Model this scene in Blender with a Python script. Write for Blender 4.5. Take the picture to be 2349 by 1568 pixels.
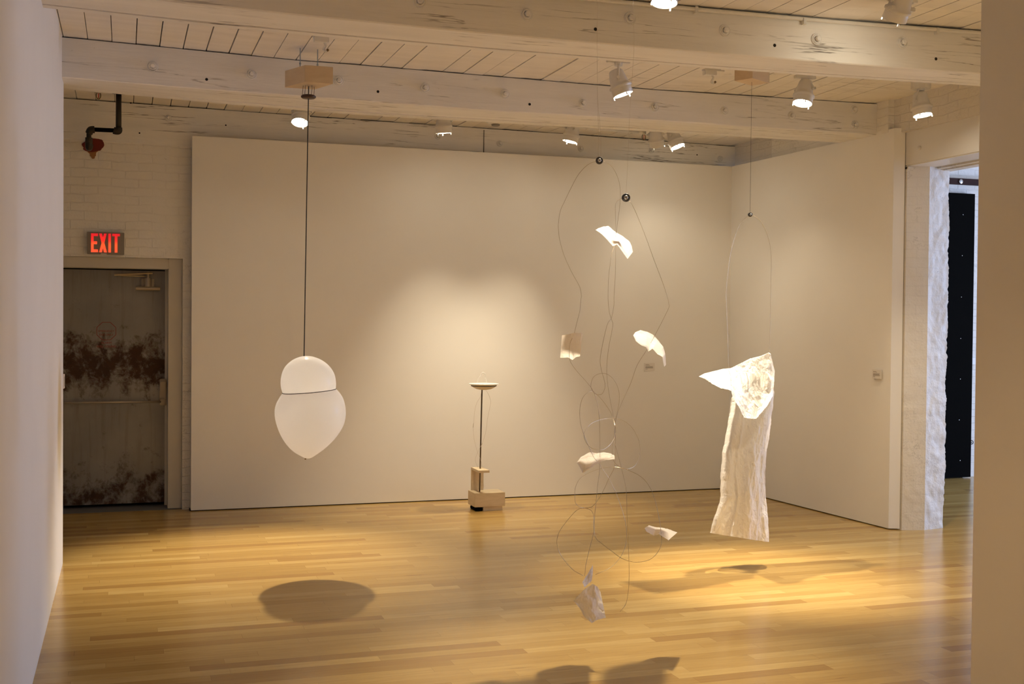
import bpy, bmesh, math, random
from mathutils import Vector, Matrix, noise
random.seed(7)
for o in list(bpy.data.objects): bpy.data.objects.remove(o, do_unlink=True)
SC = bpy.context.scene
C = SC.collection
PI = math.pi

# ------------------------------------------------------------ camera
EYE = Vector((0, 0, 1.55)); YAW, PITCH, ROLL, F = 0.32231, -0.01811, 0.0087, 2661.29
_f = Vector((math.sin(YAW)*math.cos(PITCH), math.cos(YAW)*math.cos(PITCH), math.sin(PITCH)))
_r = Vector((math.cos(YAW), -math.sin(YAW), 0)); _u = _r.cross(_f)
RT = _r*math.cos(ROLL)+_u*math.sin(ROLL); UP = -_r*math.sin(ROLL)+_u*math.cos(ROLL); FW = _f
cd = bpy.data.cameras.new('camera'); cam = bpy.data.objects.new('camera', cd); C.objects.link(cam)
M = Matrix((RT, UP, -FW)).transposed().to_4x4(); M.translation = EYE
cam.matrix_world = M
cd.sensor_width = 36; cd.lens = F/2349*36; cd.clip_start = .05; cd.clip_end = 100
SC.camera = cam
SC.view_settings.view_transform = 'Standard'; SC.view_settings.look = 'None'
SC.view_settings.gamma = 1; SC.view_settings.use_curve_mapping = False
SC.view_settings.exposure = 0.48

# ------------------------------------------------------------ light
WARM = (1.0, .84, .60); COOL = (.48, .63, 1.0)
LAMP = 2.0
w = bpy.data.worlds.new('world'); SC.world = w; w.use_nodes = True
w.node_tree.nodes['Background'].inputs[0].default_value = (.55, .7, 1, 1)
w.node_tree.nodes['Background'].inputs[1].default_value = .6
def area(name, loc, look, sx, sy, e, col):
    d = bpy.data.lights.new(name, 'AREA'); d.shape = 'RECTANGLE'; d.size = sx; d.size_y = sy; d.energy = e; d.color = col
    o = bpy.data.objects.new(name, d); C.objects.link(o); o.location = loc
    o.rotation_euler = (Vector(look)-Vector(loc)).to_track_quat('-Z', 'Y').to_euler(); return o
def spot(name, loc, tgt, e, ang, blend=.6, col=WARM, rad=.045):
    d = bpy.data.lights.new(name, 'SPOT'); d.energy = e*LAMP; d.color = col; d.spot_size = math.radians(ang); d.spot_blend = blend; d.shadow_soft_size = rad
    o = bpy.data.objects.new(name, d); C.objects.link(o); o.location = loc
    o.rotation_euler = (Vector(tgt)-Vector(loc)).to_track_quat('-Z', 'Y').to_euler(); return o
# daylight entering by the window of the next room
area('window_daylight', (11.82, 6.2, 1.75), (0, 5.9, 1.45), 1.3, 2.0, 210, COOL)
# unseen fill spots, added to raise the warm ambient light
for i, (x, y) in enumerate([(.9, .6), (2.6, .4), (4.4, .8), (1.6, 2.4), (1.0, -1.6), (3.2, -1.6)]):
    spot('fill_spot', (x, y, 3.0), (x+.3, y-.2, 0), 12, 86, .9, (1.0, .76, .48), rad=.08)
for x, y, e in ((1.1, 3.7, 430), (4.4, 3.9, 400)):  # added lamps aimed at out-of-view floor, for bounce onto ceiling and beams
    spot('fill_spot', (x, y, 3.1), (x, y-.65, 0), e, 40, .9, rad=.05)

# ------------------------------------------------------------ pixel ray -> point of a world plane
def ray(px, py): return FW+RT*((px-1174.5)/F)-UP*((py-784)/F)
def at(px, py, Y):
    d = ray(px, py); return EYE+d*(Y/d.y)
def atX(px, py, X):
    d = ray(px, py); return EYE+d*(X/d.x)
def atZ(px, py, Z):
    d = ray(px, py); return EYE+d*((Z-1.55)/d.z)
def lerp(x, pts):
    if x <= pts[0][0]: a, b = pts[0], pts[1]; x = max(x, a[0]-1.2)
    elif x >= pts[-1][0]: a, b = pts[-2], pts[-1]; return b[1]
    else:
        for a, b in zip(pts, pts[1:]):
            if a[0] <= x <= b[0]: break
    return a[1]+(b[1]-a[1])*(x-a[0])/(b[0]-a[0])

# ------------------------------------------------------------ materials
def sc(c): return tuple(((v/12.92) if v <= .04045 else ((v+.055)/1.055)**2.4) for v in c)
def mat(name, col=(.8, .8, .8), rough=.5, metal=0, emit=None, es=0):
    m = bpy.data.materials.new(name); m.use_nodes = True
    b = m.node_tree.nodes['Principled BSDF']
    b.inputs['Base Color'].default_value = (*col, 1); b.inputs['Roughness'].default_value = rough; b.inputs['Metallic'].default_value = metal
    if emit: b.inputs['Emission Color'].default_value = (*emit, 1); b.inputs['Emission Strength'].default_value = es
    return m
class NG:
    def __init__(s, m): s.m = m; s.t = m.node_tree; s.n = s.t.nodes; s.l = s.t.links; s.b = s.n['Principled BSDF']
    def new(s, t, **k):
        n = s.n.new(t)
        for a, v in k.items():
            if a.startswith('i_'): 
                key = a[2:]; key = int(key) if key.isdigit() else key.replace('_', ' ')
                n.inputs[key].default_value = v
            else: setattr(n, a, v)
        return n
    def lk(s, a, b): s.l.new(a, b)
    def math(s, op, a, b=None, c=None):
        n = s.n.new('ShaderNodeMath'); n.operation = op
        for i, v in enumerate((a, b, c)):
            if v is None: continue
            if isinstance(v, (int, float)): n.inputs[i].default_value = v
            else: s.lk(v, n.inputs[i])
        return n.outputs[0]
    def pos(s): return s.new('ShaderNodeNewGeometry').outputs['Position']
    def mapping(s, v, scale=(1, 1, 1), loc=(0, 0, 0), rot=(0, 0, 0)):
        n = s.new('ShaderNodeMapping'); s.lk(v, n.inputs['Vector']); n.inputs['Scale'].default_value = scale; n.inputs['Location'].default_value = loc; n.inputs['Rotation'].default_value = rot
        return n.outputs[0]
    def noise(s, v, scale, detail=4, rough=.55, dist=0):
        n = s.new('ShaderNodeTexNoise'); s.lk(v, n.inputs['Vector']); n.inputs['Scale'].default_value = scale; n.inputs['Detail'].default_value = detail; n.inputs['Roughness'].default_value = rough; n.inputs['Distortion'].default_value = dist
        return n.outputs['Fac']
    def ramp(s, v, stops):
        n = s.new('ShaderNodeValToRGB'); s.lk(v, n.inputs[0]); e = n.color_ramp.elements
        while len(e) < len(stops): e.new(.5)
        for k, (p, c) in enumerate(stops):
            e[k].position = p; e[k].color = (*c, 1) if len(c) == 3 else c
        return n.outputs[0]
    def mix(s, f, a, b, mode='MIX'):
        n = s.new('ShaderNodeMix', data_type='RGBA', blend_type=mode)
        for i, v in ((0, f), (6, a), (7, b)):
            if isinstance(v, (int, float)): n.inputs[i].default_value = v
            elif isinstance(v, tuple): n.inputs[i].default_value = (*v, 1)
            else: s.lk(v, n.inputs[i])
        return n.outputs[2]
    def bump(s, h, strength=.3, dist=.01, nrm=None):
        n = s.new('ShaderNodeBump'); n.inputs['Strength'].default_value = strength; n.inputs['Distance'].default_value = dist; s.lk(h, n.inputs['Height'])
        if nrm: s.lk(nrm, n.inputs['Normal'])
        return n.outputs[0]
G1 = (0, 0, 0); G2 = (1, 1, 1)

def m_drywall(name, col):
    m = mat(name, col, .75); g = NG(m); p = g.pos()
    g.lk(g.bump(g.noise(p, 120, 2), .05, .002), g.b.inputs['Normal'])
    big = g.noise(p, 1.3, 3)
    c = g.mix(g.ramp(big, [(.35, G1), (.7, G2)]), tuple(v*.97 for v in col), col)
    g.lk(c, g.b.inputs['Base Color']); return m
def m_beam(name, col, crack=1.0):
    # old painted timber: grain runs along X, dark checks and flaked spots
    m = mat(name, col, .55); g = NG(m); p = g.pos()
    q = g.mapping(p, (.55, 9, 14))
    n1 = g.noise(q, 1.5, 5, .5, .06)
    line = g.math('ABSOLUTE', g.math('SUBTRACT', n1, .5))
    mask = g.ramp(g.noise(g.mapping(p, (.8, 1, 3), (3, 1, 2)), 1.4, 3), [(.50, G1), (.60, G2)])
    crk = g.ramp(line, [(0, G2), (.005, G2), (.012, G1)])
    crk = g.math('MULTIPLY', crk, mask)
    sp = g.noise(g.mapping(p, (2.2, 8, 9), (5, 5, 5)), 6, 5, .7)
    sp = g.ramp(sp, [(.70, G1), (.73, G2)])
    sp2 = g.math('MULTIPLY', sp, g.ramp(g.noise(p, 2.2, 2), [(.48, G1), (.6, G2)]))
    d = g.math('MAXIMUM', g.math('MULTIPLY', crk, .75*crack), g.math('MULTIPLY', sp2, .7*crack))
    c = g.mix(g.ramp(g.noise(g.mapping(p, (.6, 5, 5)), 2, 4), [(.3, G1), (.7, G2)]), tuple(v*.9 for v in col), col)
    c = g.mix(d, c, (.07, .04, .02))
    g.lk(c, g.b.inputs['Base Color'])
    h = g.math('ADD', g.math('MULTIPLY', n1, .5), g.math('MULTIPLY', g.noise(g.mapping(p, (2, 20, 20)), 4, 4), .35))
    h = g.math('SUBTRACT', h, g.math('MULTIPLY', d, .5))
    g.lk(g.bump(h, .35, .012), g.b.inputs['Normal']); return m
def m_brick(name, col, axis='Y', depth=.5, rough=.0):
    m = mat(name, col, .6); g = NG(m); p = g.pos()
    s = g.new('ShaderNodeSeparateXYZ'); g.lk(p, s.inputs[0]); cb = g.new('ShaderNodeCombineXYZ')
    g.lk(s.outputs['X' if axis == 'Y' else 'Y'], cb.inputs[0]); g.lk(s.outputs['Z'], cb.inputs[1])
    wob = g.noise(p, 3.5, 3); wv = g.new('ShaderNodeVectorMath', operation='ADD')
    g.lk(cb.outputs[0], wv.inputs[0]); wb = g.new('ShaderNodeCombineXYZ'); g.lk(g.math('MULTIPLY', g.math('SUBTRACT', wob, .5), .05), wb.inputs[1]); g.lk(wb.outputs[0], wv.inputs[1])
    bt = g.new('ShaderNodeTexBrick'); g.lk(wv.outputs[0], bt.inputs['Vector'])
    bt.inputs['Scale'].default_value = 1; bt.inputs['Brick Width'].default_value = .205; bt.inputs['Row Height'].default_value = .068; bt.inputs['Mortar Size'].default_value = .006; bt.inputs['Mortar Smooth'].default_value = .8
    mort = bt.outputs['Fac']
    vis = g.ramp(g.noise(p, 1.7, 3), [(.35, (.15, .15, .15)), (.65, G2)])
    mort = g.math('MULTIPLY', mort, vis)
    lump = g.noise(p, 9, 5, .6); fine = g.noise(p, 55, 4, .6)
    h = g.math('ADD', g.math('MULTIPLY', lump, .9+rough), g.math('MULTIPLY', fine, .16))
    h = g.math('SUBTRACT', h, g.math('MULTIPLY', mort, .6*depth))
    crack = g.ramp(g.math('ABSOLUTE', g.math('SUBTRACT', g.noise(p, 4.2, 6, .65, .4), .5)), [(0, G2), (.006, G1)])
    crack = g.math('MULTIPLY', crack, g.ramp(g.noise(p, 2.1, 2), [(.52, G1), (.62, G2)]))
    spots = g.ramp(g.noise(p, 26, 3, .5), [(.75, G1), (.78, G2)])
    d = g.math('MAXIMUM', g.math('MULTIPLY', crack, .35), g.math('MULTIPLY', spots, .35))
    c = g.mix(g.noise(p, 2.6, 4), tuple(v*.9 for v in col), col)
    c = g.mix(g.math('MULTIPLY', mort, .12), c, tuple(v*.55 for v in col))
    c = g.mix(d, c, (.10, .065, .04))
    g.lk(c, g.b.inputs['Base Color'])
    g.lk(g.bump(h, .55, .03), g.b.inputs['Normal']); return m
def m_floor():
    m = mat('maple_floor', (.5, .3, .12), .3); g = NG(m); p = g.pos()
    s = g.new('ShaderNodeSeparateXYZ'); g.lk(p, s.inputs[0]); X, Y = s.outputs[0], s.outputs[1]
    W_, L_ = .0795, .92
    yr = g.math('DIVIDE', Y, W_); row = g.math('FLOOR', yr); fy = g.math('FRACT', yr)
    wn = g.new('ShaderNodeTexWhiteNoise', noise_dimensions='1D'); g.lk(row, wn.inputs['W'])
    xr = g.math('ADD', g.math('DIVIDE', X, L_), g.math('MULTIPLY', wn.outputs['Value'], 7.3))
    # uneven lengths
    xr = g.math('ADD', xr, g.math('MULTIPLY', g.math('SINE', g.math('MULTIPLY', xr, 2.1)), .28))
    seg = g.math('FLOOR', xr); fx = g.math('FRACT', xr)
    cb = g.new('ShaderNodeCombineXYZ'); g.lk(seg, cb.inputs[0]); g.lk(row, cb.inputs[1])
    w2 = g.new('ShaderNodeTexWhiteNoise', noise_dimensions='3D'); g.lk(cb.outputs[0], w2.inputs['Vector'])
    rv = w2.outputs['Value']
    base = g.ramp(rv, [(0, (.36, .208, .062)), (.15, (.43, .268, .080)), (.5, (.48, .310, .098)), (.85, (.525, .348, .115)), (1, (.59, .410, .150))])
    off = g.new('ShaderNodeVectorMath', operation='SCALE'); g.lk(w2.outputs['Color'], off.inputs[0]); off.inputs['Scale'].default_value = 9
    av = g.new('ShaderNodeVectorMath', operation='ADD'); g.lk(p, av.inputs[0]); g.lk(off.outputs[0], av.inputs[1])
    gr = g.noise(g.mapping(av.outputs[0], (1.6, 22, 1)), 2.2, 6, .6, .8)
    c = g.mix(g.ramp(gr, [(.32, G2), (.62, G1)]), base, g.mix(.30, base, (.27, .135, .035)))
    kn = g.ramp(g.noise(g.mapping(av.outputs[0], (1.3, 12, 1)), 2.6, 4), [(.66, G1), (.76, G2)])
    c = g.mix(g.math('MULTIPLY', kn, .55), c, (.17, .075, .025))
    ey = g.math('MINIMUM', fy, g.math('SUBTRACT', 1, fy)); ex = g.math('MULTIPLY', g.math('MINIMUM', fx, g.math('SUBTRACT', 1, fx)), L_/W_)
    e = g.math('MINIMUM', ey, ex)
    gap = g.ramp(e, [(.0, G2), (.022, G1)])
    c = g.mix(g.math('MULTIPLY', gap, .5), c, (.13, .06, .02))
    g.lk(c, g.b.inputs['Base Color'])
    rg = g.math('ADD', .14, g.math('MULTIPLY', g.noise(g.mapping(p, (2, 9, 1)), 3, 4), .14)); g.lk(rg, g.b.inputs['Roughness'])
    tilt = g.math('MULTIPLY', rv, .5)
    h = g.math('ADD', g.math('MULTIPLY', g.noise(g.mapping(p, (.7, 5, 1)), 1.6, 2), .8), g.math('MULTIPLY', g.noise(g.mapping(p, (1.5, 30, 1)), 3, 3), .03))
    g.lk(g.bump(h, .12, .008), g.b.inputs['Normal'])
    g.b.inputs['Coat Weight'].default_value = .0; g.b.inputs['Specular IOR Level'].default_value = .34; g.b.inputs['Coat Roughness'].default_value = .18
    return m
def m_door():
    m = mat('stained_steel_door', (.2, .19, .17), .5, .25); g = NG(m); p = g.pos()
    s = g.new('ShaderNodeSeparateXYZ'); g.lk(p, s.inputs[0]); Z = s.outputs[2]
    base = g.mix(g.noise(p, 3, 4), (.20, .19, .18), (.38, .37, .35))
    streak = g.noise(g.mapping(p, (9, 1, .7)), 2.4, 5, .6)
    base = g.mix(g.ramp(streak, [(.50, G1), (.75, (.7, .7, .7))]), base, (.20, .18, .155))
    # rust/dirt band and splashes: heavy between z .95 and 1.45, and near the foot
    b1 = g.ramp(g.math('ABSOLUTE', g.math('SUBTRACT', Z, 1.16)), [(.06, (.62, .62, .62)), (.36, G1)])
    b2 = g.ramp(Z, [(.08, (.5, .5, .5)), (.5, G1)])
    dens = g.math('MAXIMUM', b1, b2)
    n = g.noise(g.mapping(p, (1, 1, .85), (2.7, 0, 1.1)), 9, 9, .74, .3)
    v = g.math('ADD', n, g.math('MULTIPLY', dens, .42))
    rust = g.ramp(v, [(.60, G1), (.76, G2)])
    c = g.mix(rust, base, g.mix(g.noise(p, 20, 4), (.030, .015, .008), (.10, .05, .026)))
    g.lk(c, g.b.inputs['Base Color'])
    g.lk(g.math('ADD', .38, g.math('MULTIPLY', rust, .4)), g.b.inputs['Roughness'])
    g.lk(g.bump(g.math('ADD', n, rust), .15, .004), g.b.inputs['Normal']); return m
def m_ply(name, col, col2, scale=3):
    m = mat(name, col, .5); g = NG(m); p = g.pos()
    n = g.noise(g.mapping(p, (1, 1, 4)), scale, 5, .6, 1.2)
    g.lk(g.mix(g.ramp(n, [(.35, G1), (.65, G2)]), col, col2), g.b.inputs['Base Color']); return m
def m_paper(name, col=(.86, .85, .84), trans=.42, crease=1.0, sc_=1.0):
    m = bpy.data.materials.new(name); m.use_nodes = True; g = NG(m); p = g.pos()
    d = g.new('ShaderNodeBsdfDiffuse'); t = g.new('ShaderNodeBsdfTranslucent'); mx = g.new('ShaderNodeMixShader')
    d.inputs[0].default_value = (*col, 1); t.inputs[0].default_value = (col[0]*1.0, col[1]*.97, col[2]*.92, 1); mx.inputs[0].default_value = trans
    q = g.new('ShaderNodeVectorMath', operation='ADD'); g.lk(g.mapping(p, (1.3, 1, .55)), q.inputs[0])
    nn = g.new('ShaderNodeTexNoise'); g.lk(p, nn.inputs['Vector']); nn.inputs['Scale'].default_value = 9*sc_; nn.inputs['Detail'].default_value = 4
    s1 = g.new('ShaderNodeVectorMath', operation='SCALE'); g.lk(nn.outputs['Color'], s1.inputs[0]); s1.inputs['Scale'].default_value = .09/sc_; g.lk(s1.outputs[0], q.inputs[1])
    n1 = g.math('ABSOLUTE', g.math('SUBTRACT', g.noise(g.mapping(q.outputs[0], (1, 1, 1)), 11*sc_, 3, .5, .6), .5))
    n2 = g.math('ABSOLUTE', g.math('SUBTRACT', g.noise(q.outputs[0], 27*sc_, 4, .55, .4), .5))
    h = g.math('ADD', n1, g.math('MULTIPLY', n2, .5))
    b = g.bump(h, .7*crease, .035/sc_)
    g.lk(b, d.inputs['Normal']); g.lk(b, t.inputs['Normal'])
    g.lk(d.outputs[0], mx.inputs[1]); g.lk(t.outputs[0], mx.inputs[2]); g.lk(mx.outputs[0], g.n['Material Output'].inputs[0]); return m
def m_vessel():
    m = bpy.data.materials.new('milky_membrane'); m.use_nodes = True; g = NG(m)
    d = g.new('ShaderNodeBsdfDiffuse'); t = g.new('ShaderNodeBsdfTranslucent'); mx = g.new('ShaderNodeMixShader'); gl = g.new('ShaderNodeBsdfGlossy'); m2 = g.new('ShaderNodeMixShader')
    d.inputs[0].default_value = (.93, .94, .97, 1); t.inputs[0].default_value = (.95, .94, .93, 1); mx.inputs[0].default_value = .66
    gl.inputs['Roughness'].default_value = .28; m2.inputs[0].default_value = .02
    g.lk(d.outputs[0], mx.inputs[1]); g.lk(t.outputs[0], mx.inputs[2]); g.lk(mx.outputs[0], m2.inputs[1]); g.lk(gl.outputs[0], m2.inputs[2]); g.lk(m2.outputs[0], g.n['Material Output'].inputs[0]); return m
WH = (.80, .78, .75)
MT = dict(
    dry=m_drywall('white_drywall', (.89, .87, .83)), drycool=m_drywall('white_wall_paint', (.84, .83, .82)),
    beam=m_beam('painted_timber', (.89, .87, .83)), beam2=m_beam('painted_timber_smooth', (.87, .85, .82), .7), plank=m_beam('painted_planks', (.90, .86, .81), .35),
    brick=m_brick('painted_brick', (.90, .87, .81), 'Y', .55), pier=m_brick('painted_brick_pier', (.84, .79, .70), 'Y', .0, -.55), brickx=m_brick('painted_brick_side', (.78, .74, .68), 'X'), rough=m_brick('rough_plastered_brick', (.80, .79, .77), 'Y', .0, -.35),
    floor=m_floor(), door=m_door(), frame=mat('painted_frame', (.66, .62, .54), .45), dark=mat('dark_gap', (.015, .012, .01), .9),
    sill=mat('grey_concrete', (.13, .13, .125), .8), fix=mat('white_enamel', (.74, .72, .69), .4), chrome=mat('chrome', (.6, .6, .58), .25, 1),
    nickel=mat('dull_nickel', (.42, .36, .28), .4, .5),
    steel=mat('black_steel_pipe', (.035, .030, .024), .45, .5), lens=mat('lamp_lens', (1, 1, 1), .3, 0, (1, .90, .70), 40), lensoff=mat('lamp_glass', (.35, .33, .30), .1),
    ply=m_ply('maple_plywood', (.70, .55, .36), (.62, .46, .28)), birch=m_ply('birch_plywood', (.74, .61, .42), (.66, .53, .34), 5),
    cord=mat('black_cord', (.02, .018, .015), .6), wire=mat('stainless_wire', (.50, .43, .34), .28, .75), thread=mat('nylon_thread', (.62, .56, .48), .3),
    brown=mat('dark_wood_disc', (.05, .018, .010), .4), paper=m_paper('crumpled_paper', trans=.34, crease=1.0), sheet=m_paper('thin_paper', (.90, .88, .87), .5, .5, 2.2), vessel=m_vessel(),
    red=mat('rust_red_paint', (.16, .014, .006), .7), orange=mat('orange_stain', (.34, .16, .06), .9), black=mat('black_panel', (.004, .004, .004), 1),
    exitbox=mat('grey_sign_housing', (.26, .24, .21), .5), redtext=mat('red_lettering', (.25, .006, .006), .5), white=mat('white_plastic', (.8, .78, .74), .4),
    brass=mat('aged_brass', (.20, .13, .05), .4, .8), label=mat('label_card', (.80, .76, .70), .6), ink=mat('label_ink', (.22, .17, .12), .7), blue=mat('grey_thread_rod', (.30, .36, .42), .4, .7),
    rail=mat('brown_steel_rail', (.035, .014, .012), .95), dish=mat('white_glaze', (.85, .84, .80), .3), dishu=mat('cream_bowl', (.74, .66, .52), .45), mahog=mat('oiled_pole', (.10, .065, .035), .35, .3),
    pulley=mat('dark_stone_disc', (.055, .055, .06), .4), pulleym=mat('steel_hub', (.55, .56, .58), .3, .9), glassf=mat('clear_glass', (.9, .9, .9), .05))
def exitmat():
    m = mat('lit_red_letters', (.5, .02, .01), .4); g = NG(m); p = g.pos(); s = g.new('ShaderNodeSeparateXYZ'); g.lk(p, s.inputs[0])
    # the lamp inside the sign sits low: letters glow orange at their foot
    f = g.math('DIVIDE', g.math('SUBTRACT', s.outputs[2], 2.08), .125)
    g.lk(g.ramp(f, [(0, (1, .10, .035)), (.35, (1, .12, .03)), (.6, (.9, .03, .02)), (1, (.62, .012, .02))]), g.b.inputs['Emission Color']); g.b.inputs['Emission Strength'].default_value = .72
    return m
MT['exit'] = exitmat()
MT['black'].node_tree.nodes['Principled BSDF'].inputs['Specular IOR Level'].default_value = .05
gf = NG(MT['glassf']); gf.b.inputs['Transmission Weight'].default_value = .9

# ------------------------------------------------------------ object helpers
def obj(name, bm, m, parent=None, smooth=False):
    me = bpy.data.meshes.new(name); bmesh.ops.recalc_face_normals(bm, faces=bm.faces); bm.to_mesh(me); bm.free()
    if smooth:
        for f in me.polygons: f.use_smooth = True
    for mm in (m if isinstance(m, (list, tuple)) else [m]): me.materials.append(mm if not isinstance(mm, str) else MT[mm])
    o = bpy.data.objects.new(name, me); C.objects.link(o)
    if parent: o.parent = parent; o.matrix_parent_inverse = parent.matrix_basis.inverted()
    return o
def tag(o, label, cat, group=None):
    o['label'] = label; o['category'] = cat
    if group: o['group'] = group
    return o
def thing(name, label, cat, loc=(0, 0, 0), group=None):
    o = bpy.data.objects.new(name, None); C.objects.link(o); o.location = loc; o.empty_display_size = .05
    bpy.context.view_layer.update(); return tag(o, label, cat, group)
def struct(name, bm, m, smooth=False):
    o = obj(name, bm, m, None, smooth); o['kind'] = 'structure'; return o
def B(): return bmesh.new()
def bx(bm, x0, x1, y0, y1, z0, z1, rot=None, bev=0):
    v = [Vector((x, y, z)) for x in (x0, x1) for y in (y0, y1) for z in (z0, z1)]
    if rot: v = [rot @ a for a in v]
    vs = [bm.verts.new(a) for a in v]
    fs = [bm.faces.new([vs[i] for i in f]) for f in ((0, 1, 3, 2), (4, 6, 7, 5), (0, 4, 5, 1), (2, 3, 7, 6), (0, 2, 6, 4), (1, 5, 7, 3))]
    if bev:
        es = {e for f in fs for e in f.edges}; bmesh.ops.bevel(bm, geom=list(es), offset=bev, segments=2, affect='EDGES')
    return bm
def lathe(bm, prof, T=Matrix(), n=32):
    rings = []
    for r, z in prof:
        if r < 1e-6: rings.append([bm.verts.new(T @ Vector((0, 0, z)))])
        else: rings.append([bm.verts.new(T @ Vector((r*math.cos(2*PI*i/n), r*math.sin(2*PI*i/n), z))) for i in range(n)])
    for a, b in zip(rings, rings[1:]):
        for i in range(n):
            j = (i+1) % n
            if len(a) == 1 and len(b) == 1: continue
            if len(a) == 1: bm.faces.new((a[0], b[i], b[j]))
            elif len(b) == 1: bm.faces.new((a[i], b[0], a[j]))
            else: bm.faces.new((a[i], b[i], b[j], a[j]))
    return bm
def frame_to(d):
    d = Vector(d).normalized(); return d.to_track_quat('Z', 'Y').to_matrix().to_4x4()
def cyl(bm, a, b, r, n=16, r2=None):
    a, b = Vector(a), Vector(b); T = Matrix.Translation(a) @ frame_to(b-a); L = (b-a).length
    r2 = r if r2 is None else r2
    return lathe(bm, [(0, 0), (r, 0), (r2, L), (0, L)], T, n)
def smooth_pts(pts, k=6):
    P = [Vector(p) for p in pts]; out = []
    for i in range(len(P)-1):
        p0, p1, p2, p3 = P[max(i-1, 0)], P[i], P[i+1], P[min(i+2, len(P)-1)]
        for j in range(k):
            t = j/k; out.append(.5*((2*p1)+(p2-p0)*t+(2*p0-5*p1+4*p2-p3)*t*t+(3*p1-p0-3*p2+p3)*t**3))
    out.append(P[-1]); return out
def tube(bm, pts, r, n=6, closed=False):
    P = [Vector(p) for p in pts]; rings = []; nrm = None
    for i, p in enumerate(P):
        if closed: t = P[(i+1) % len(P)]-P[i-1]
        else: t = P[min(i+1, len(P)-1)]-P[max(i-1, 0)]
        t.normalize()
        if nrm is None: nrm = t.orthogonal().normalized()
        nrm = (nrm-t*nrm.dot(t)); nrm = nrm.normalized() if nrm.length > 1e-6 else t.orthogonal().normalized()
        b = t.cross(nrm); rr = r(i/(len(P)-1)) if callable(r) else r
        rings.append([bm.verts.new(p+(nrm*math.cos(2*PI*k/n)+b*math.sin(2*PI*k/n))*rr) for k in range(n)])
    pr = list(zip(rings, rings[1:]))+([(rings[-1], rings[0])] if closed else [])
    for a, b in pr:
        for k in range(n): bm.faces.new((a[k], a[(k+1) % n], b[(k+1) % n], b[k]))
    if not closed: bm.faces.new(rings[0]); bm.faces.new(rings[-1])
    return bm
def torus(bm, T, R, r, n=32, m=8):
    return tube(bm, [T @ Vector((R*math.cos(2*PI*i/n), R*math.sin(2*PI*i/n), 0)) for i in range(n)], r, m, True)
def prism(bm, poly, y0, y1):   # poly of (x,z)
    a = [bm.verts.new((x, y0, z)) for x, z in poly]; b = [bm.verts.new((x, y1, z)) for x, z in poly]
    bm.faces.new(a); bm.faces.new(b[::-1]); n = len(a)
    for i in range(n): bm.faces.new((a[i], a[(i+1) % n], b[(i+1) % n], b[i]))
    return bm
def text_mesh(name, s, size, T, m, parent, ext=.0006, sx=1):
    cu = bpy.data.curves.new(name, 'FONT'); cu.body = s; cu.size = size; cu.align_x = 'CENTER'; cu.extrude = ext
    t = bpy.data.objects.new('tmp', cu); C.objects.link(t); bpy.context.view_layer.update()
    me = bpy.data.meshes.new_from_object(t.evaluated_get(bpy.context.evaluated_depsgraph_get())); bpy.data.objects.remove(t); 
    me.transform(T @ Matrix.Diagonal((sx, 1, 1, 1))); me.materials.clear(); me.materials.append(MT[m]); me.name = name
    o = bpy.data.objects.new(name, me); C.objects.link(o)
    if parent: o.parent = parent; o.matrix_parent_inverse = parent.matrix_basis.inverted()
    return o

# ------------------------------------------------------------ ceiling height follows the sagging beams
Z2T = [(-.364, 3.256), (1.077, 3.227), (1.389, 3.229), (3.589, 3.218), (5.482, 3.243)]
Z1T = [(-.36, 3.235), (1.0, 3.215), (2.815, 3.225), (3.681, 3.235), (4.686, 3.26)]
ZBT = [(-.444, 3.263), (1.786, 3.241), (3.754, 3.233), (5.444, 3.215)]
def ceil_z(x, y):
    if y <= 5.56: return lerp(x, Z1T)
    if y <= 7.59: t = (y-5.56)/2.03; return lerp(x, Z1T)*(1-t)+lerp(x, Z2T)*t
    t = min(1, (y-7.59)/2.15); return lerp(x, Z2T)*(1-t)+lerp(x, ZBT)*t

# floor
bm = B(); bx(bm, -3.2, 12, -3.2, 9.76, -.05, 0); struct('floor', bm, 'floor')
bm = B(); bx(bm, -1.5, .5, 9.76, 10.4, -.05, .004); o = struct('trim_1', bm, 'sill')
o['label'] = 'grey concrete threshold under the stained exit door'
# ceiling planks running towards the back wall
bm = B(); ys = [-3.2, 0, 2, 4, 5.56, 6.6, 7.59, 8.6, 9.76]; x = -3.2+.03; PW = .1405
while x < 12:
    g_ = random.choice((.0034, .004, .005, .0028)); x0, x1 = x+g_, x+PW-g_*.5; dz = random.uniform(-.0025, .0025)
    rows = []
    for y in ys:
        rows.append([bm.verts.new((a, y, ceil_z(a, y)+dz+q)) for a, q in ((x0, 0), (x1, 0), (x1, .03), (x0, .03))])
    for a, b in zip(rows, rows[1:]):
        for k in range(4): bm.faces.new((a[k], a[(k+1) % 4], b[(k+1) % 4], b[k]))
    x += PW
struct('ceiling', bm, 'plank')
bm = B(); bx(bm, -3.2, 12, -3.2, 10.4, 3.31, 3.4); struct('ceiling_deck', bm, 'dark')
bm = B(); bx(bm, -1.8, 6, 10.3, 10.4, -.05, 3.4); bx(bm, -1.9, -1.8, 7.5, 10.4, -.05, 3.4); bx(bm, -1.9, -.56, 7.5, 7.6, 0, 3.3); struct('leak_block', bm, 'dark')  # unseen dark panels added to block world light leaking in behind the door

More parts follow.
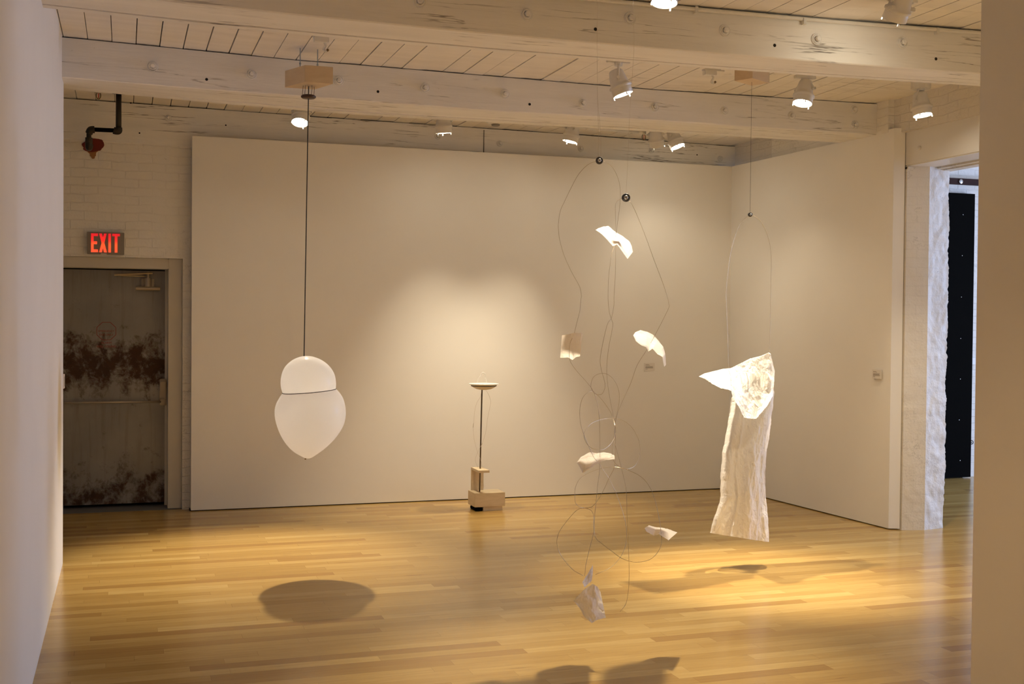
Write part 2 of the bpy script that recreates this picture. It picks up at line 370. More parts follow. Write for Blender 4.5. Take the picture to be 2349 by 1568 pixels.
# beams -------------------------------------------------------
def beam(label, y0, y1, top, zf, zb, x0, x1, m='beam', groove=.055):
    bm = B(); N = 60; rows = []
    for i in range(N+1):
        x = x0+(x1-x0)*i/N; zt = lerp(x, top)-(.007 if x < 6 else 0); a = lerp(x, zf); b = lerp(x, zb)
        j = .0018*noise.noise(Vector((x*3, y0, 0))); k = .0018*noise.noise(Vector((x*3, y1, 5)))
        gy = y1-groove
        if groove: P = [(y0, zt), (y0, a+.006+j), (y0+.006, a+j), (gy-.012, a+(b-a)*.75), (gy-.008, a+(b-a)*.75+.014), (gy, a+(b-a)*.8+.014), (gy+.003, b+k), (y1, b+k), (y1, zt)]
        else: P = [(y0, zt), (y0, a+.006+j), (y0+.006, a+j), (y1, b+k), (y1, zt)]
        rows.append([bm.verts.new((x, y, z)) for y, z in P])
    for a, b in zip(rows, rows[1:]):
        for k in range(len(a)): bm.faces.new((a[k], a[(k+1) % len(a)], b[(k+1) % len(a)], b[k]))
    bm.faces.new(rows[0]); bm.faces.new(rows[-1][::-1])
    o = obj('ceiling_beam', bm, m); o['kind'] = 'structure'; o['label'] = label; return o
def bolts(parent, pts, Y, r=.033):
    for px, py in pts:
        c = at(px, py, Y); T = Matrix.Translation(c) @ frame_to((0, -1, 0)); bm = B()
        lathe(bm, [(r, -.004), (r, .004), (r*.93, .008), (r*.80, .005), (r*.72, .010), (r*.50, .011)], T, 20); lathe(bm, [(r*.46, .008), (r*.46, .026), (r*.34, .030), (0, .030)], T, 6)
        obj('bolt', bm, MT['beam2'], parent)
def holes(parent, pts, Y, r=.010):
    for px, py in pts:
        c = at(px, py, Y); bm = B(); lathe(bm, [(r, -.004), (r*.9, .0012), (0, .0014)], Matrix.Translation(c) @ frame_to((0, -1, 0)), 14); obj('bolt_hole', bm, 'dark', parent)
Z1F = [(.117, 2.996), (.808, 2.986), (1.672, 2.98), (2.626, 2.983), (3.685, 2.991), (4.678, 3.006)]
Z1B = [(-.324, 2.995), (.225, 2.979), (.887, 2.973), (1.768, 2.970), (2.777, 2.978), (3.897, 2.992), (4.951, 3.015)]
b1 = beam('thick white painted timber ceiling beam nearest the camera', 5.558, 5.876, Z1T, Z1F, Z1B, -.45, 5.62)
bolts(b1, [(962, 4), (1208, 33), (1445, 42), (1662, 70), (1872, 90), (2069, 98)], 5.558)
holes(b1, [(1366, 67), (1777, 104), (2147, 135)], 5.558)
Z2F = [(-.363, 3.005), (.291, 2.994), (1.163, 2.991), (2.287, 2.983), (3.592, 2.994), (5.4, 2.998)]
Z2B = [(-.371, 3.018), (.589, 2.99), (1.472, 2.974), (3.801, 2.992), (5.447, 3.003)]
b2 = beam('middle white painted timber ceiling beam behind the wooden hanging block', 7.59, 8.03, Z2T, Z2F, Z2B, -.60, 5.475, 'beam2', .10)
bolts(b2, [(350, 152), (577, 170), (777, 185), (975, 201), (1158, 215), (1337, 236), (1502, 245), (1662, 253), (1816, 265), (1959, 251), (1961, 286)], 7.59)
holes(b2, [(474, 182), (867, 210), (1215, 239)], 7.59)
ZBB = [(-1, 2.94), (.5, 2.93), (6, 2.93)]
b3 = beam('rear white painted timber beam above the back gallery wall', 9.735, 9.99, ZBT, ZBB, ZBB, -1.5, 5.46, 'beam', 0)
bolts(b3, [(386, 271), (923, 254), (1004, 313), (1146, 329), (1332, 341), (1494, 345), (1652, 364)], 9.735, .028)
holes(b3, [(1599, 355), (300, 236), (320, 305), (518, 287)], 9.735, .007)
a = at(1110, 298, 9.735); bm = B(); bx(bm, a.x-.0022, a.x+.0022, 9.731, 9.74, 2.95, a.z); obj('joint', bm, 'dark', b3)
bm = B(); tube(bm, [(-.36, 5.545, 3.215)] + [(x_, 5.545, lerp(x_, Z1T)-.02) for x_ in (1, 2.8, 3.7, 4.7, 5.5)], .011, 10)
o = obj('conduit', bm, 'white', None, True); tag(o, 'white electrical conduit running along the top of the nearest beam', 'conduit')
for px_, py_ in ((1597, 20), (1845, 46), (2150, 68)):
    c = at(px_, py_, 5.54); bm = B(); bx(bm, c.x-.008, c.x+.008, 5.530, 5.562, c.z-.024, c.z+.010); obj('strap', bm, 'white', o)

# walls -------------------------------------------------------
bm = B(); bx(bm, -.56, -.366, -3.2, 7.80, 0, 3.27); struct('wall_left', bm, 'drycool')
bm = B(); bx(bm, -3.2, 12, -3.2, -3.1, 0, 3.3); struct('wall_front', bm, 'drycool')
bm = B(); bx(bm, .508, 5.36, 9.622, 9.70, 0.008, 3.004); struct('wall_back', bm, 'dry')
# brick wall behind with the exit door opening
DX0, DX1, DZ = -.60, .415, 2.03
bm = B(); bx(bm, DX1+.03, 5.5, 9.74, 10.3, 0, 3.0); bx(bm, -1.7, DX0, 9.74, 10.3, 0, 3.0); bx(bm, DX0, DX1+.03, 9.74, 10.3, DZ, 3.0)
struct('wall_brick_back', bm, 'brick')
bm = B(); bx(bm, -1.8, -1.7, 7.7, 10.3, 0, 3.3); bx(bm, -1.8, -.56, 7.6, 7.72, 0, 3.3); struct('wall_far_left', bm, 'drycool')
# right partition, turned a little off square
bm = B()
fa, fb = Vector((5.355, 9.64, 0)), Vector((5.478, 7.385, 0)); ga, gb = Vector((5.43, 9.64, 0)), Vector((5.553, 7.352, 0))
def pl(t, p, q): return p+(q-p)*t
ts = [0, .875, .878, .882, 1]; zs = [3.004, 3.004, 3.006, 3.022, 3.022]
rows = [[bm.verts.new(pl(t, fa, fb)+Vector((0, 0, .008))), bm.verts.new(pl(t, fa, fb)+Vector((0, 0, z))), bm.verts.new(pl(t, ga, gb)+Vector((0, 0, z))), bm.verts.new(pl(t, ga, gb)+Vector((0, 0, .008)))] for t, z in zip(ts, zs)]
for a, b in zip(rows, rows[1:]):
    for k in range(4): bm.faces.new((a[k], a[(k+1) % 4], b[(k+1) % 4], b[k]))
bm.faces.new(rows[0]); bm.faces.new(rows[-1][::-1])
struct('wall_right', bm, 'dry')
# brick wall between the rooms with its pier end and opening
def rough_wall(bm, A, Bp, z0, z1, nx, nz, amp, edge=0):
    # vertical face from A to Bp (xy), lumpy
    n = Vector((Bp[1]-A[1], -(Bp[0]-A[0]), 0)).normalized(); grid = []
    for i in range(nx+1):
        col = []
        for k in range(nz+1):
            t = i/nx; z = z0+(z1-z0)*k/nz; p = Vector((A[0]+(Bp[0]-A[0])*t, A[1]+(Bp[1]-A[1])*t, z))
            d = amp*(noise.noise(p*7)+.5*noise.noise(p*19))*(min(1, 5*t) if edge else min(1, 5*(1-t))); p += n*d
            if edge and i == nx: p.x += edge*(noise.noise(Vector((0, 3, z*5)))+.6*noise.noise(Vector((0, 1, z*31)))+.35*noise.noise(Vector((0, 1, z*70)))) ; 
            if edge and i == nx and z < .22: p.x -= .03*(1-z/.22)
            col.append(bm.verts.new(p))
        grid.append(col)
    for a, b in zip(grid, grid[1:]):
        for k in range(nz): bm.faces.new((a[k], b[k], b[k+1], a[k+1]))
    return grid
PF0, PF1, PF2 = (5.56, 7.335), (5.725, 7.285), (5.935, 7.325)
bm = B(); bx(bm, 5.57, 5.90, 7.40, 10.0, 0, 2.72); bx(bm, 5.47, 5.90, 7.45, 10.0, 3.0, 3.3)
struct('wall_brick_right', bm, 'brick', False); bm = B(); rough_wall(bm, PF0, PF1, 0, 2.735, 10, 160, .005)
q = [bm.verts.new((5.56, 7.335, 0)), bm.verts.new((5.56, 7.335, 2.735)), bm.verts.new((5.56, 7.45, 2.735)), bm.verts.new((5.56, 7.45, 0))]; bm.faces.new(q)
bx(bm, 5.56, 5.9, 7.32, 7.44, 2.715, 2.73)
struct('wall_pier', bm, 'pier', False)
bm = B(); g_ = rough_wall(bm, PF1, PF2, 0, 2.735, 24, 260, .009, .014)
far = [bm.verts.new((5.90, 7.60, v.co.z)) for v in g_[-1]]
for k in range(len(far)-1): bm.faces.new((g_[-1][k], far[k], far[k+1], g_[-1][k+1]))
struct('trim_2', bm, 'rough', False)['label'] = 'rough white plastered brick jamb at the opening beside the right partition'
bm = B()
ra = [bm.verts.new((5.45+(9.74-y)*.032, y, z)) for y in (9.74, 7.6, 6.6, 3.2) for z in (2.99, 3.26)]
for i in range(0, 6, 2): bm.faces.new((ra[i], ra[i+1], ra[i+3], ra[i+2]))
rb = [bm.verts.new((5.9, y, z)) for y in (9.74, 3.2) for z in (2.99, 3.26)]
bm.faces.new((ra[0], rb[0], rb[2], ra[6])); bm.faces.new((rb[0], rb[1], rb[3], rb[2]))
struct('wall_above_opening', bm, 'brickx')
# lintel over the opening
bm = B(); bx(bm, 5.56, 5.80, 3.2, 7.44, 2.735, 3.025, bev=.008); lin = struct('trim_3', bm, 'fix'); lin['label'] = 'white painted steel lintel over the opening on the right'
c = atX(2110, 339, 5.56); bm = B(); lathe(bm, [(.017, -.002), (.014, .010), (.006, .014), (0, .014)], Matrix.Translation(c) @ frame_to((-1, 0, 0)), 16); obj('bolt', bm, 'fix', lin, True)
bm = B(); bx(bm, 5.815, 5.86, 3.2, 7.36, 2.725, 2.80); bx(bm, 5.87, 5.96, 3.2, 7.36, 2.715, 2.82); bx(bm, 5.80, 5.9, 3.2, 7.6, 2.80, 3.2); struct('trim_4', bm, 'beam2')['label'] = 'white painted timber header beside the steel lintel'
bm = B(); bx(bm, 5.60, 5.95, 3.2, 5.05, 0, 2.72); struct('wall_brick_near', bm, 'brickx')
# foreground wall at the right edge
a = at(2239, 784, 3.2)
bm = B(); bx(bm, a.x, 5.62, 2.80, 3.2, 0, 3.26); struct('wall_foreground_right', bm, 'drycool')
bm = B(); bx(bm, 5.6, 5.75, -3.2, 3.1, 0, 3.3); struct('wall_near_right', bm, 'drycool')
# next room
bm = B(); bx(bm, 5.88, 12, 9.74, 9.9, 0, 3.3); struct('wall_brick_next_room', bm, 'brick')
bm = B(); bx(bm, 5.7, 12, 3.0, 3.1, 0, 3.3); bx(bm, 11.9, 12, 3.1, 5.3, 0, 3.3); bx(bm, 11.9, 12, 7.1, 9.74, 0, 3.3); bx(bm, 11.9, 12, 5.3, 7.1, 0, .7); bx(bm, 11.9, 12, 5.3, 7.1, 2.85, 3.3); struct('wall_next_room', bm, 'drycool')
bm = B(); 
for y_ in (5.3, 6.18, 7.04): bx(bm, 11.9, 11.96, y_, y_+.06, .7, 2.85)
for z_ in (.7, 1.4, 2.1, 2.79): bx(bm, 11.9, 11.96, 5.3, 7.1, z_, z_+.06)
struct('window_1', bm, 'fix')
# near-black strip standing in for the shade in the gap under the drywall
bm = B(); bx(bm, .50, 5.36, 9.64, 9.74, 0, .010); struct('gap_shade_back', bm, 'dark')

# ------------------------------------------------------------ exit door
bm = B(); DY = 9.985
fr = [(DX0, .345), (DX0, .345)]
bm = B(); bx(bm, .335, DX1+.03, 9.80, 10.02, 0, DZ, bev=.004); bx(bm, DX0, .335, 9.80, 10.02, 1.945, DZ, bev=.004); bx(bm, .335-.02, .335, 9.98, 10.02, 0, 1.945)
struct('trim_5', bm, 'frame')['label'] = 'painted steel frame around the exit door'
dr = thing('door_1', 'dirty grey steel exit door with rust stains, push bar and closer', 'door', (-.1, DY, .02)); dr['kind'] = 'structure'; del dr['category']
bm = B(); bx(bm, DX0, .322, DY, DY+.045, .03, 1.935); obj('door_leaf', bm, 'door', dr)
c = at(200, 922, DY); c2 = at(375, 918, DY)
bm = B(); tube(bm, [(-.58, DY-.055, c.z), (c2.x-.01, DY-.055, c.z)], .009, 12); pb = obj('push_bar', bm, 'nickel', dr, True)
c = at(374, 900, DY); bm = B(); bx(bm, c.x-.028, c.x+.026, DY-.03, DY, c.z-.105, c.z+.115, bev=.006); bx(bm, c.x-.024, c.x+.02, DY-.07, DY-.03, c.z+.01, c.z+.10, bev=.008); bx(bm, c.x-.022, c.x+.012, DY-.068, DY-.03, c.z-.10, c.z-.045, bev=.006); obj('latch_case', bm, 'nickel', dr)
bm = B(); c = at(339, 648, DY); c3 = at(339, 662, DY)
cyl(bm, (c.x, DY-.05, c.z-.035), (c.x, DY-.05, c.z+.035), .027, 20); cyl(bm, (c3.x-.095, DY-.05, c3.z), (c3.x+.095, DY-.05, c3.z), .017, 16); bx(bm, c.x-.05, c.x+.05, DY-.02, DY, c.z-.04, c.z+.03)
cl = obj('door_closer', bm, 'nickel', dr); bm = B(); a1 = at(262, 630, DY-.09); a2 = at(350, 626, DY-.06)
tube(bm, [a2+Vector((0, 0, 0)), a1], .008, 8); tube(bm, [a1, at(345, 634, DY-.04)], .006, 8); cyl(bm, (c.x, DY-.05, c.z+.035), (c.x, DY-.05, a2.z+.01), .012, 12); obj('closer_arm', bm, 'nickel', cl)
# octagon notice
oc = at(244, 759, DY); rr = .079; pts8 = [(oc.x+rr*math.cos(PI/8+i*PI/4), oc.z+rr*.98*math.sin(PI/8+i*PI/4)) for i in range(8)]
bm = B()
for i in range(8):
    x0, z0 = pts8[i]; x1, z1 = pts8[(i+1) % 8]; tube(bm, [(x0, DY-.001, z0), (x1, DY-.001, z1)], .0026, 4)
nt = obj('notice', bm, 'redtext', dr)
TR = Matrix.Rotation(PI/2, 4, 'X')
for s, py, sz in (('EMERGENCY', 761, .0215), ('EXIT ONLY', 769.5, .0215), ('ALARM', 788, .025), ('WILL SOUND', 796.5, .025)):
    c = at(244, py, DY-.002); text_mesh('lettering', s, sz, Matrix.Translation(c) @ TR, 'redtext', nt)
# exit sign
c0, c1 = at(200, 531, 9.70), at(285, 584, 9.70)
ex = thing('exit_sign', 'grey illuminated exit sign with glowing red letters above the stained door', 'sign', ((c0.x+c1.x)/2, 9.74, c1.z))
bm = B(); bx(bm, c0.x, c1.x, 9.695, 9.742, c1.z, c0.z, bev=.003); obj('housing', bm, 'exitbox', ex)
def E2(u, v):  # letters: px box
    p = at(u, v, 9.694); return (p.x, p.z)
L, T_, R_, Bo = 208.8, 535.5, 275, 578.5
def letter(polys):
    bm = B()
    for P in polys: prism(bm, [E2(L+(R_-L)*x_, T_+(Bo-T_)*y_+(x_-.5)*1.2) for x_, y_ in P], 9.690, 9.696)
    return obj('letter', bm, 'exit', ex)
letter([[(0, 0), (.24, 0), (.24, .14), (.09, .14), (.09, .42), (.21, .42), (.21, .57), (.09, .57), (.09, .85), (.24, .85), (.24, 1), (0, 1)]])
letter([[(.28, 0), (.38, 0), (.55, 1), (.45, 1)], [(.45, 0), (.545, 0), (.375, 1), (.28, 1)]])
letter([[(.60, 0), (.69, 0), (.69, 1), (.60, 1)]])
letter([[(.735, 0), (1, 0), (1, .13), (.915, .13), (.915, 1), (.82, 1), (.82, .13), (.735, .13)]])
c = at(238, 582, 9.69); bm = B(); bx(bm, c.x-.022, c.x+.022, 9.690, 9.697, c.z-.0035, c.z+.0035); obj('maker_plate', bm, 'white', ex)
# small switch plate on left wall
c = atX(145, 874, -.366); bm = B(); bx(bm, -.368, -.358, c.y-.035, c.y+.035, c.z-.045, c.z+.045, bev=.002); o = obj('wall_plate', bm, 'label'); tag(o, 'small cream plate on the left wall near its far corner', 'wall plate')
bm = B(); bx(bm, -.359, -.356, c.y-.02, c.y+.02, c.z-.03, c.z+.03); obj('text_block', bm, 'ink', o)

# ------------------------------------------------------------ black pipe, rust patch
pi = thing('steel_pipe', 'black steel pipe dropping from the ceiling and elbowing into the brick wall', 'pipe', tuple(at(273, 300, 9.35)))
v0, v1 = at(273, 214, 9.35), at(272, 296, 9.35); v0.x = v1.x
bm = B(); tube(bm, [(v1.x, 9.35, 3.25), v1], .021, 20); bx(bm, v1.x-.045, v1.x+.045, 9.31, 9.39, v0.z+.0, v0.z+.006); obj('drop_pipe', bm, 'steel', pi, True)
h0 = at(262, 299, 9.35); h1 = at(215, 297, 9.35)
bm = B(); tube(bm, [h0, h1], .016, 20); obj('horizontal_pipe', bm, 'black', pi, True)
bm = B(); tube(bm, smooth_pts([v1+Vector((0, 0, .01)), v1+Vector((0, 0, -.012)), (v1+h0)/2+Vector((0, 0, -.01)), h0+Vector((-.005, 0, 0))]), .027, 20); obj('elbow', bm, 'steel', pi, True)
e0 = at(204, 302, 9.36); e1 = at(204, 318, 9.37); e2 = at(204, 338, 9.42); wl = at(206, 334, 9.75)
bm = B(); tube(bm, smooth_pts([h1+Vector((.006, 0, 0)), at(208, 298, 9.35), e0+Vector((0, 0, -.012))]), .027, 20); obj('elbow', bm, 'steel', pi, True)
bm = B(); tube(bm, [e0, e1], .018, 20); tube(bm, smooth_pts([e1+Vector((0, 0, .008)), at(204, 326, 9.375), e2, wl]), .027, 20); obj('elbow', bm, 'steel', pi, True)
bm = B(); cc = at(214, 333, 9.738); P = []
for i in range(40):
    t = 2*PI*i/40; r_ = 1+.14*noise.noise(Vector((math.cos(t)*2.2, math.sin(t)*2.2, 1)))+.06*noise.noise(Vector((math.cos(t)*7, math.sin(t)*7, 3)))
    P.append((cc.x+.078*r_*math.cos(t)*(1.05), cc.z+.052*r_*math.sin(t)+.01*math.cos(t)))
prism(bm, P, 9.733, 9.742); o = obj('patch', bm, 'red'); tag(o, 'dark red painted patch on the brick where the black pipe enters', 'paint patch')
bm = B(); P = []
for i in range(24):
    t = 2*PI*i/24; r_ = 1+.3*noise.noise(Vector((math.cos(t)*4, math.sin(t)*4, 9))); P.append((cc.x-.002+.04*r_*math.cos(t)*(1 if math.sin(t) > 0 else .6), cc.z-.056+.05*r_*math.sin(t)))
prism(bm, P, 9.7355, 9.742); obj('rust_stain', bm, 'orange', o)
# sprinklers
def sprinkler(px, py, Y, label):
    c = at(px, py, Y); t = thing('fire_sprinkler', label, 'sprinkler', tuple(c), 'fire sprinklers'); I = Matrix.Translation(c)
    bm = B(); lathe(bm, [(.0, .06), (.02, .055), (.018, .03), (.012, .022), (0, .022)], I, 16); cyl(bm, c+Vector((0, 0, .05)), (c.x, c.y, 3.24), .011, 12); obj('pipe_stub', bm, 'white', t)
    bm = B()
    for s in (-1, 1): tube(bm, smooth_pts([c+Vector((s*.004, 0, .025)), c+Vector((s*.014, 0, .015)), c+Vector((s*.014, 0, -.008)), c+Vector((s*.004, 0, -.02))]), .0032, 8)
    lathe(bm, [(0, -.02), (.010, -.020), (.010, -.023), (0, -.023)], I, 16); obj('frame', bm, 'brass', t)
    bm = B(); cyl(bm, c+Vector((0, 0, -.016)), c+Vector((0, 0, .02)), .003, 8); obj('bulb', bm, mat('red_glass_bulb', (.5, .01, .01), .2), t)
sprinkler(226, 220, 8.95, 'brass sprinkler head with red bulb left of the black pipe')
sprinkler(1477, 315, 9.02, 'brass sprinkler head with red bulb left of the two paired spotlights')
bm = B(); pa = at(1200, 286, 8.97); pb_ = at(1474, 303, 8.97); tube(bm, [(pa.x, 8.97, pa.z+.01), (pb_.x, 8.97, pb_.z)], .014, 12)
for px_ in (1348, 1470, 1300): c = at(px_, 283+(px_-1150)*.062, 8.97); cyl(bm, (c.x-.02, 8.97, c.z+.003), (c.x+.02, 8.97, c.z+.003), .018, 14)
cyl(bm, (pb_.x, 8.97, pb_.z), (pb_.x, 8.97, 3.24), .014, 12); cyl(bm, (pa.x, 8.97, pa.z+.01), (pa.x, 8.97, 3.24), .012, 12)
tag(obj('sprinkler_pipe', bm, 'white', None, True), 'white painted sprinkler pipe under the planks behind the middle beam', 'pipe')
c = at(1137, 284, 8.95); t = thing('smoke_detector', 'round white smoke detector on the planks behind the middle beam', 'smoke detector', tuple(c))
bm = B(); lathe(bm, [(0, .03), (.075, .03), (.078, .015), (.06, 0), (.05, -.003), (0, -.003)], Matrix.Translation(c), 32); cyl(bm, c+Vector((0, 0, .02)), (c.x, c.y, 3.245), .05, 24); obj('base', bm, 'white', t)
bm = B(); lathe(bm, [(.036, -.002), (.032, -.016), (.02, -.020), (0, -.020)], Matrix.Translation(c), 24); obj('sensor', bm, 'exitbox', t)

# ------------------------------------------------------------ spotlights
def spotlight(px, py, Y, tgt, label, on=1.0, e=60, ang=40, bl=.6, track=True, zt=3.148, col=WARM, canopy=False, size=1.0, lens=None, spill=0):
    piv = at(px, py, Y); t = thing('spotlight', label, 'spotlight', tuple(piv), 'ceiling track spotlights')
    d = (Vector(tgt)-piv).normalized(); T = Matrix.Translation(piv) @ frame_to(-d) @ Matrix.Scale(size, 4)
    bm = B(); lathe(bm, [(0, .062), (.034, .060), (.042, .052), (.050, .02), (.056, -.015), (.060, -.035), (.070, -.042), (.071, -.052), (.064, -.056), (.063, -.060)], T, 32)
    lathe(bm, [(.063, -.058), (.064, -.100), (.061, -.100), (.060, -.062), (.0, -.060)], T, 32); obj('housing', bm, 'fix', t, True)
    bm = B(); lathe(bm, [(.060, -.088), (.0, -.084)], T, 32); obj('lens', bm, lens or ('lens' if on else 'lensoff'), t)
    ax = Vector((0, 0, 1)).cross(d); ax = Vector((1, 0, 0)) if ax.length < .15 else ax.normalized()
    if canopy == 'side': ax = Vector((0, 1, 0))
    bm = B()
    for s in (-1, 1):
        p0 = piv+ax*s*.061; top = Vector((piv.x, piv.y, zt-.012))+ax*s*.022
        tube(bm, [p0-Vector((0, 0, .012)), p0+Vector((0, 0, .012)), top], .0065, 6); cyl(bm, piv+ax*s*.052, piv+ax*s*.073, .010, 12)
    cyl(bm, (piv.x, piv.y, zt-.02), (piv.x, piv.y, zt), .024, 16); br = obj('yoke', bm, 'fix', t)
    for s in (1,):
        bm = B(); cyl(bm, piv+ax*s*.070, piv+ax*s*.078, .008, 10); obj('knob', bm, 'chrome', br)
    bm = B()
    if canopy is True: cyl(bm, (piv.x, piv.y, zt-.005), (piv.x, piv.y, 3.235), .065, 28)
    else: bx(bm, piv.x-.075, piv.x+.075, piv.y-.018, piv.y+.018, zt, zt+.020, bev=.003); bx(bm, piv.x-.05, piv.x+.05, piv.y-.014, piv.y+.014, zt+.020, 3.194)
    obj('canopy' if canopy is True else 'adapter', bm, 'fix', t)
    for k, ph in enumerate((.3, 2.4, 4.5)):
        bm = B(); p = T @ Vector((.062*math.cos(ph), .062*math.sin(ph), -.10)); q = T @ Vector((.062*math.cos(ph), .062*math.sin(ph), -.115)); cyl(bm, p, q, .004, 8)
        obj('lens_clip', bm, 'white', t)
    if on:
        lp = piv+d*.115; s = spot('spot_lamp', lp, tgt, e, ang, bl, col, .035); s.parent = t; s.matrix_parent_inverse = t.matrix_basis.inverted()
        if spill: s = spot('spill_lamp', lp, tgt, spill, 76, 1, col, .05); s.parent = t; s.matrix_parent_inverse = t.matrix_basis.inverted()
    return t
spotlight(691, 256, 8.85, (.76, 7.50, 0), 'lit white spotlight above the hanging milky vessel, behind its black cord', e=255, ang=55, bl=1, lens='lens')
spotlight(1016, 276, 8.88, (2.68, 9.10, .2), 'white spotlight aimed away, left of the smoke detector', e=54, ang=66, bl=1)
spotlight(1314, 298, 8.90, (2.84, 9.08, .3), 'white spotlight tilted left, between smoke detector and sprinkler head', e=62, ang=64, bl=1)
spotlight(1504, 308, 8.88, (4.9, 9.55, 1.1), 'white spotlight turned away, left one of the close pair', e=5, ang=90, bl=.8)
spotlight(1545, 312, 8.86, (5.0, 8.2, .9), 'white spotlight with glowing lens, right one of the close pair', e=8, ang=90, bl=.8)
spotlight(1418, 182, 6.62, (3.85, 6.22, 0), 'lit white spotlight tilted right, above the two small pulleys', e=165, ang=46, bl=.9)
spotlight(1846, 205, 6.62, (3.42, 6.20, 0), 'lit white spotlight facing the camera, right of the second wooden block', e=170, ang=48, bl=.9)
spotlight(2112, 232, 6.60, (5.28, 6.1, .0), 'lit white spotlight on a round canopy beside the right lintel', e=45, ang=90, bl=.8, canopy=True)
spotlight(1527, -38, 5.05, (2.0, 4.55, 0), 'brightly lit spotlight cut by the top edge of the picture', e=125, ang=54, bl=.9)
spotlight(2068, 2, 5.02, (3.66, 6.5, .9), 'white spotlight cut by the top right edge, turned away from the camera', e=26, ang=50, bl=.8)
def adapter(px, py, Y, label):
    c = at(px, py, Y); t = thing('track_adapter', label, 'track adapter', tuple(c), 'empty track adapters')
    bm = B(); bx(bm, c.x-.055, c.x+.03, Y-.02, Y+.02, c.z-.014, c.z+.014, bev=.003); bx(bm, c.x-.06, c.x+.085, Y-.016, Y+.016, c.z+.014, c.z+.022); bx(bm, c.x-.04, c.x+.06, Y-.012, Y+.012, c.z+.022, 3.194); obj('housing', bm, 'white', t)
    bm = B(); tube(bm, smooth_pts([(c.x+.005, Y, c.z-.012), (c.x+.012, Y, c.z-.03), (c.x, Y, c.z-.055), (c.x+.018, Y-.005, c.z-.062)]), .006, 8); obj('hook', bm, 'glassf', t)
    bm = B(); cyl(bm, (c.x+.02, Y-.005, c.z-.06), (c.x+.028, Y-.005, c.z-.052), .007, 8); obj('screw', bm, 'brass', t)
adapter(742, 92, 6.62, 'empty white track adapter with hook above the first wooden block')
adapter(1632, 168, 6.62, 'empty white track adapter with hook left of the second wooden block')
for x0, x1, y_, lb in ((.8, 5.0, 6.62, 'white lighting track behind the nearest beam'), (1.0, 4.7, 8.87, 'white lighting track behind the middle beam'), (2.0, 3.85, 5.03, 'white lighting track in front of the nearest beam')):
    bm = B(); bx(bm, x0, x1, y_-.018, y_+.018, 3.196, 3.216); tag(obj('lighting_track', bm, 'white'), lb, 'track')

# ------------------------------------------------------------ milky vessel on a cord
VY = 7.25
ve = thing('hanging_vessel', 'milky white two lobed vessel hanging on a black cord from a wooden block', 'hanging sculpture', tuple(at(706, 1051, VY)))
prof = [(816, 703, 704), (817, 693, 715), (819.5, 684, 724), (824, 673.5, 735), (830, 665, 744.5), (838, 656.5, 753.5), (848, 650, 761), (860, 645.8, 766.5), (872, 644, 769), (883, 644.8, 770), (891, 647, 769.8), (896.5, 648.8, 769.3),
        (900, 645.5, 773), (907, 641, 779), (918, 635.5, 786), (932, 631.5, 790.5), (946, 630.5, 792), (960, 631.8, 791), (975, 635.5, 787), (990, 641, 779), (1004, 648, 769), (1017, 656.5, 757), (1029, 667, 744), (1038, 678, 732), (1045, 690, 722), (1049.5, 699, 714), (1051, 705, 708)]
_P = smooth_pts([Vector(p) for p in prof[:12]], 4); _Q = smooth_pts([Vector(p) for p in prof[11:]], 4); NK = len(_P); prof = [tuple(p) for p in _P+_Q[1:]]
def vring(k, n=120):
    y, xl, xr = prof[k]; w_ = math.exp(-((y-896.5)/34)**2); a, b = at(xl, y, VY), at(xr, y, VY); c = (a+b)/2; r_ = (b-a).length/2; out = []
    for i in range(n):
        t = 2*PI*i/n; p = Vector((c.x+r_*math.cos(t), VY+r_*math.sin(t)*.97, c.z+.085*w_*r_*math.cos(t))); out.append(p)
    return out
def lobe(name, ks, cap):
    bm = B(); rings = [[bm.verts.new(p) for p in vring(k)] for k in ks]
    for a, b in zip(rings, rings[1:]):
        for i in range(120): bm.faces.new((a[i], a[(i+1) % 120], b[(i+1) % 120], b[i]))
    bm.faces.new(rings[cap]); return obj(name, bm, 'vessel', ve, True)
lobe('upper_lobe', range(0, NK), 0); lobe('lower_lobe', range(NK-1, len(prof)), -1)
bm = B(); tube(bm, [p+(p-Vector((p.x*0+at(709, 896.5, VY).x, VY, p.z))).normalized()*.0012 for p in vring(NK-1)], .0024, 6, True); obj('waist_cord', bm, 'cord', ve, True)
bot = at(700.5, 1052, VY); bm = B(); lathe(bm, [(0, -.005), (.005, -.003), (.006, 0), (0, .004)], Matrix.Translation(bot), 10); obj('brass_bead', bm, 'brass', ve)
top = at(697.5, 817, VY); dk = at(707.5, 222, VY)
bm = B(); tube(bm, [top, dk, at(708, 196, VY)], .0032, 8); obj('cord', bm, 'cord', ve)
bm = B(); lathe(bm, [(0, .008), (.038, .010), (.046, .004), (.046, -.004), (.038, -.010), (.012, -.009), (0, -.012)], Matrix.Translation(dk), 32); obj('disc', bm, 'brown', ve, True)
for dx, dy in ((-.038, .0), (-.026, -.02), (.014, -.03), (.034, .01)): bm = B(); tube(bm, [dk+Vector((dx, dy, .006)), dk+Vector((dx*1.0+.004, dy, .05)), dk+Vector((dx*.85+.003, dy, .115))], .0014, 6); obj('disc_thread', bm, 'cord', ve)

